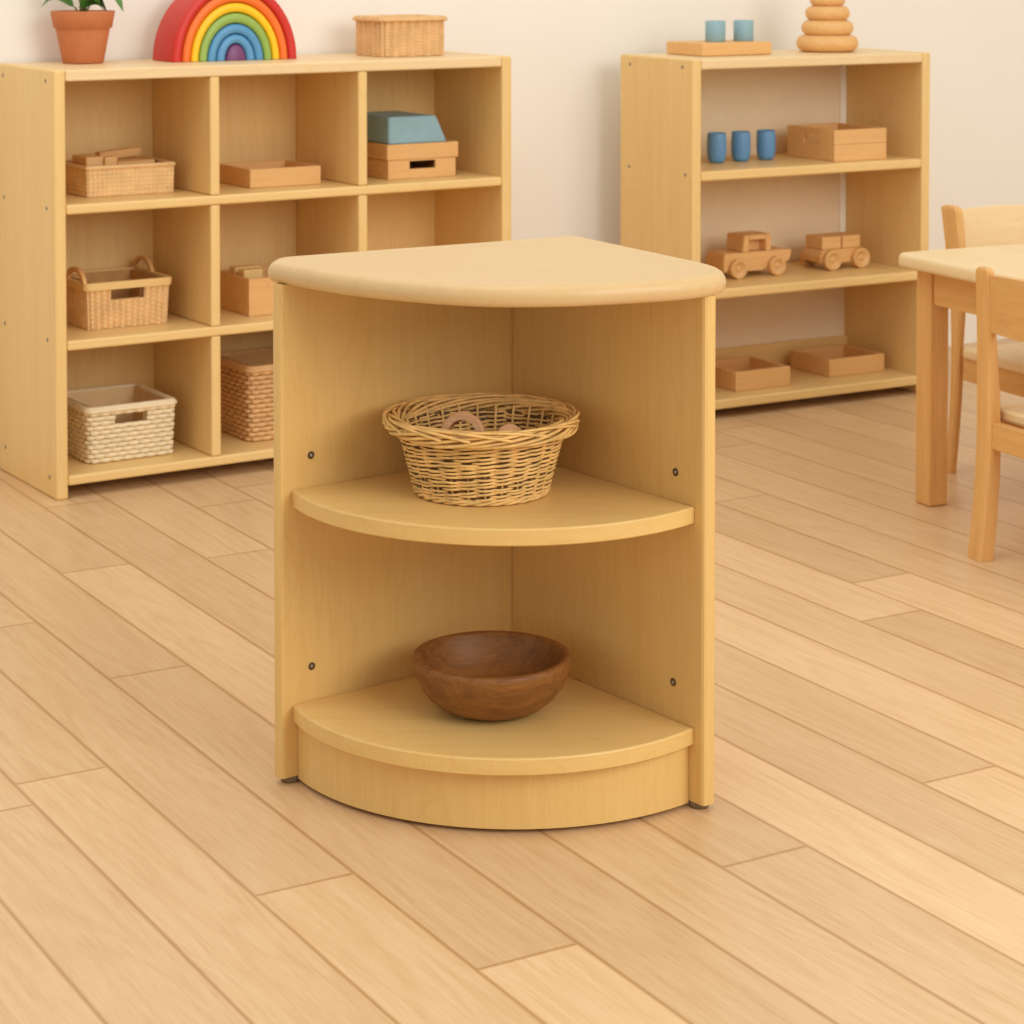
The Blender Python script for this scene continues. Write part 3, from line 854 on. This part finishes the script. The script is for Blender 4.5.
# ------------------------------------------------------------------ potted plant
pp = thing('potted_plant', 'green leafy plant in a terracotta pot on top of the cubby shelf', 'plant', F(CU, .115, .205, CZ[0]), 0)
pp.scale = (.975, .975, .975)
bm = bmesh.new()
lathe(bm, [(0, .0003), (.0365, .0003), (.0385, .002), (.0500, .062), (.0500, .0655), (.0545, .0665), (.0600, .096), (.0595, .0985), (.0555, .0985), (.0520, .080), (0, .080)], 56)
obj('pot', bm, 'terracotta', pp, True)
bm = bmesh.new(); lathe(bm, [(0, .0935), (.03, .093), (.0545, .091), (.0545, .082), (0, .082)], 40); obj('soil', bm, 'soil', pp, True)
rnd = random.Random(21)
def leaf(bm, base, tip, wid, droop=.02, fold=.25, roll=0):
    """pointed oval leaf with a folded midrib"""
    base = Vector(base); tip = Vector(tip); ax = tip-base; L = ax.length; t = ax.normalized()
    side = t.cross(Vector((0, 0, 1)))
    if side.length < .1: side = Vector((1, 0, 0))
    side.normalize(); up = side.cross(t)
    side, up = side*math.cos(roll)+up*math.sin(roll), up*math.cos(roll)-side*math.sin(roll)
    K = 9; rows_ = []
    for k in range(K+1):
        u = k/K; wv = wid*(math.sin(PI*u**.75))**.85*.5+.0003
        c_ = base+ax*u+Vector((0, 0, -droop*u*u))+Vector((0, 0, droop*.9*math.sin(PI*u)))
        rows_.append([bm.verts.new(c_-side*wv+up*wv*fold), bm.verts.new(c_-side*wv*.5+up*wv*fold*.35), bm.verts.new(c_), bm.verts.new(c_+side*wv*.5+up*wv*fold*.35), bm.verts.new(c_+side*wv+up*wv*fold)])
    for A, B_ in zip(rows_, rows_[1:]):
        for j in range(4): bm.faces.new((A[j], A[j+1], B_[j+1], B_[j]))
bm_s = bmesh.new()
leaves = [((-.008, -.01, .10), (-.014, -.012, .106), (-.074, -.020, .126), .030), ((.006, -.01, .10), (.034, -.01, .150), (.080, -.02, .117), .030),
          ((.0, -.01, .10), (-.002, -.022, .106), (.048, -.035, .114), .036), ((.0, -.005, .10), (.008, -.015, .110), (.040, -.028, .126), .034), ((.004, .0, .10), (.006, .0, .108), (.044, .015, .112), .034),
          ((-.004, 0, .10), (-.008, 0, .20), (-.06, -.01, .245), .050), ((.004, 0, .10), (.012, 0, .20), (.070, -.01, .235), .050),
          ((0, .005, .10), (0, .01, .22), (.015, .03, .31), .050), ((0, 0, .10), (-.02, .02, .17), (-.085, .04, .19), .046),
          ((0, 0, .10), (.025, .02, .165), (.090, .04, .185), .046), ((0, -.005, .10), (-.01, -.03, .16), (-.035, -.085, .17), .044),
          ((0, -.005, .10), (.016, -.02, .18), (.030, -.075, .20), .044), ((0, .0, .10), (-.014, .0, .24), (-.05, .02, .29), .046)]
for q, (b0, j0, t0, w0) in enumerate(leaves):
    tube(bm_s, [Vector(b0)-Vector((0, 0, .012)), (Vector(b0)+Vector(j0))/2+Vector((.001, 0, 0)), j0], .0017, 6)
    bm = bmesh.new(); leaf(bm, j0, t0, w0, roll=(.9, -.9, 1.0, -.9, .7)[q] if q < 5 else .3)
    obj('leaf', bm, 'leaf', pp, True)
obj('stem', bm_s, 'stem', pp, True)

# ------------------------------------------------------------------ table and chairs
TA = math.radians(-64.5)
TF = (.676, 3.915, TA)      # frame: corner of the table top, first axis along the near long edge, second axis away from the shelf wall
TH_, TT = .437, .024
tb = thing('low_table', 'low children\'s table in pale beech, cut off by the edge of the photo', 'table', (TF[0], TF[1], 0), TA)
W1, W2 = 1.0, .62
def rect_round(x0, x1, y0, y1, r, k=6):
    out = []
    for cx, cy, a0 in ((x1-r, y0+r, -PI/2), (x1-r, y1-r, 0), (x0+r, y1-r, PI/2), (x0+r, y0+r, PI)):
        for i in range(k+1): a_ = a0+PI/2*i/k; out.append((cx+r*math.cos(a_), cy+r*math.sin(a_)))
    return out
bm = rounded_slab(rect_round(-.008, W1, -.012, W2, .022), [(TH_-TT, .004), (TH_-TT+.003, .001), (TH_-TT+.007, 0), (TH_-.008, 0), (TH_-.003, .0018), (TH_-.0007, .0045), (TH_, .008)])
o = obj('tabletop', bm, 'pale_x', tb)
for p in o.data.polygons: p.use_smooth = abs(p.normal.z) < .995
for x in (.011, W1-.011-.042):
    for y in (.022, W2-.022-.040):
        bx('leg', 'beech_z', tb, x, x+.042, y, y+.040, .0003, TH_-TT-.0003, bev=.004, seg=3)
for y in (.028, W2-.028-.018): bx('apron', 'beech_x', tb, .0535, W1-.0535, y, y+.018, TH_-TT-.062, TH_-TT-.0003)
for x in (.016, W1-.016-.018): bx('apron', 'beech_y', tb, x, x+.018, .0625, W2-.0625, TH_-TT-.062, TH_-TT-.0003)

def chair(label, loc, rot, mirror=1, rail_h=.085, thick=.036, depth=(.030, .025, .014), lean=-.004, PH=.462):
    """child's chair. local x = across, +y = the way the sitter faces; the origin is under the rear post at x=0"""
    ch = thing('child_chair', label, 'chair', loc, rot, 'children\'s chairs at the low table')
    Wd, SH = .27, .237
    sx = mirror
    def X(a, b): return (min(a*sx, b*sx), max(a*sx, b*sx))
    for xx in (0, Wd-thick):
        # rear post: curved board, leans back above the seat and kicks back at the foot
        prof_f = [(0, -.016), (.08, -.007), (.16, -.001), (.24, 0.0), (.33, lean*.15), (.40, lean*.5), (PH-.02, lean*.9), (PH-.006, lean)]
        bm = bmesh.new(); R = []
        x0, x1 = X(xx, xx+thick)
        for i, (z, y) in enumerate(catmull([(p[0], p[1], 0) for p in prof_f], 4) and [(v.x, v.y) for v in catmull([(p[0], p[1], 0) for p in prof_f], 4)]):
            wd = depth[0]+(depth[1]-depth[0])*min(1, z/.24) if z < .24 else depth[1]+(depth[2]-depth[1])*min(1, (z-.24)/(PH-.30))
            e = .004
            R.append([bm.verts.new(q) for q in ((x0+e, y, z), (x1-e, y, z), (x1, y+e, z), (x1, y+wd-e, z), (x1-e, y+wd, z), (x0+e, y+wd, z), (x0, y+wd-e, z), (x0, y+e, z))])
        # rounded head
        zt = R[-1][0].co.z; c_ = sum((v.co for v in R[-1]), Vector())/8
        for k_, (dz, sc_) in enumerate(((.004, .88), (.0065, .62))):
            R.append([bm.verts.new((c_.x+(v.co.x-c_.x)*sc_, c_.y+(v.co.y-c_.y)*sc_, zt+dz)) for v in R[len(R)-1-k_]])
        for A, B_ in zip(R, R[1:]):
            for j in range(8): bm.faces.new((A[j], A[(j+1) % 8], B_[(j+1) % 8], B_[j]))
        bm.faces.new(R[0][::-1]); bm.faces.new(R[-1])
        for v in bm.verts: v.co.z = max(.0003, v.co.z)
        obj('leg', bm, 'beech_z', ch)
    for xx in (0.0, Wd-.030):
        x0, x1 = X(xx, xx+.030)
        bx('leg', 'beech_z', ch, x0, x1, .225, .255, .0003, SH-.0185, bev=.004, seg=3)
    # back rail
    bm = bmesh.new(); x0, x1 = X(thick+.0003, Wd-thick-.0003); rows_ = []
    K = 12
    for i in range(K+1):
        u = i/K; x = x0+(x1-x0)*u; bow = -.010*math.sin(PI*u)
        ring = []
        for zz, ln in ((.362, lean*.3), (.366, lean*.32), (.362+rail_h-.008, lean*.9), (.362+rail_h, lean*.95)):
            ring.append((zz, ln))
        vs = [bm.verts.new((x, bow+l_+.003, z_+ (0 if j_ < 2 else .004*math.sin(PI*u)))) for j_, (z_, l_) in enumerate(ring)]
        vs += [bm.verts.new((x, bow+l_+.017, z_+ (0 if j_ < 2 else .004*math.sin(PI*u)))) for j_, (z_, l_) in list(enumerate(ring))[::-1]]
        rows_.append(vs)
    for A, B_ in zip(rows_, rows_[1:]):
        for j in range(8): bm.faces.new((A[j], A[(j+1) % 8], B_[(j+1) % 8], B_[j]))
    bm.faces.new(rows_[0][::-1]); bm.faces.new(rows_[-1])
    obj('backrest', bm, 'pale_x' if mirror < 0 else 'beech_x', ch)  # far backrest paler: the light on its face is put into the colour
    # seat, aprons
    x0, x1 = X(.000, Wd)
    bm = rounded_slab(rect_round(min(x0, x1)+.001, max(x0, x1)-.001, .0305, .265, .012), [(SH-.018, .002), (SH-.014, 0), (SH-.004, 0), (SH-.001, .002), (SH, .005)])
    obj('seat', bm, 'pale_y', ch)
    for xx in (.006, Wd-.024):
        a_, b_ = X(xx, xx+.018); bx('apron', 'beech_y', ch, a_, b_, .0315, .2247, SH-.060, SH-.0183)
    a_, b_ = X(.0345, Wd-.0345); bx('apron', 'beech_x', ch, a_, b_, .006, .022, SH-.060, SH-.0183)
    a_, b_ = X(.0305, Wd-.0305); bx('apron', 'beech_x', ch, a_, b_, .232, .248, SH-.060, SH-.0183)
    return ch
# near chair: back to the long edge, facing across the table
chair('child\'s beech chair in front of the table, seen from behind its curved rear post', (.7335, 3.5675, 0), TA, rail_h=.090)
# far chair: beyond the short edge, facing along the table
chair('child\'s beech chair behind the table, only its pale back rail and seat edge showing', (.8020, 4.1300, 0), TA-PI/2, mirror=-1, rail_h=.118, thick=.016, depth=(.020, .024, .050), lean=-.034, PH=.492)

# ------------------------------------------------------------------ light
def area(name, loc, target, size, size_y, power, col):
    l = bpy.data.lights.new(name, 'AREA'); l.shape = 'RECTANGLE'; l.size = size; l.size_y = size_y; l.energy = power; l.color = col
    o = bpy.data.objects.new(name, l); COL.objects.link(o); o.location = loc
    o.rotation_euler = (Vector(target)-Vector(loc)).to_track_quat('-Z', 'Y').to_euler()
    return o
area('window_light', (2.75, .1, 2.1), (-.2, 3.3, .2), 2.4, 1.8, 80, (1, .985, .965))
area('ceiling_light', (-.6, 2.7, 3.0), (-.3, 3.1, 0), 2.6, 2.2, 26, (1, .98, .95))
wd = bpy.data.worlds.new('world'); sc.world = wd; wd.use_nodes = True
bg = wd.node_tree.nodes['Background']; bg.inputs[0].default_value = (1, .98, .945, 1); bg.inputs[1].default_value = .80
sc.view_settings.view_transform = 'Standard'; sc.view_settings.look = 'None'
sc.view_settings.exposure = 0; sc.view_settings.gamma = 1
sc.cycles.max_bounces = 8; sc.cycles.diffuse_bounces = 5
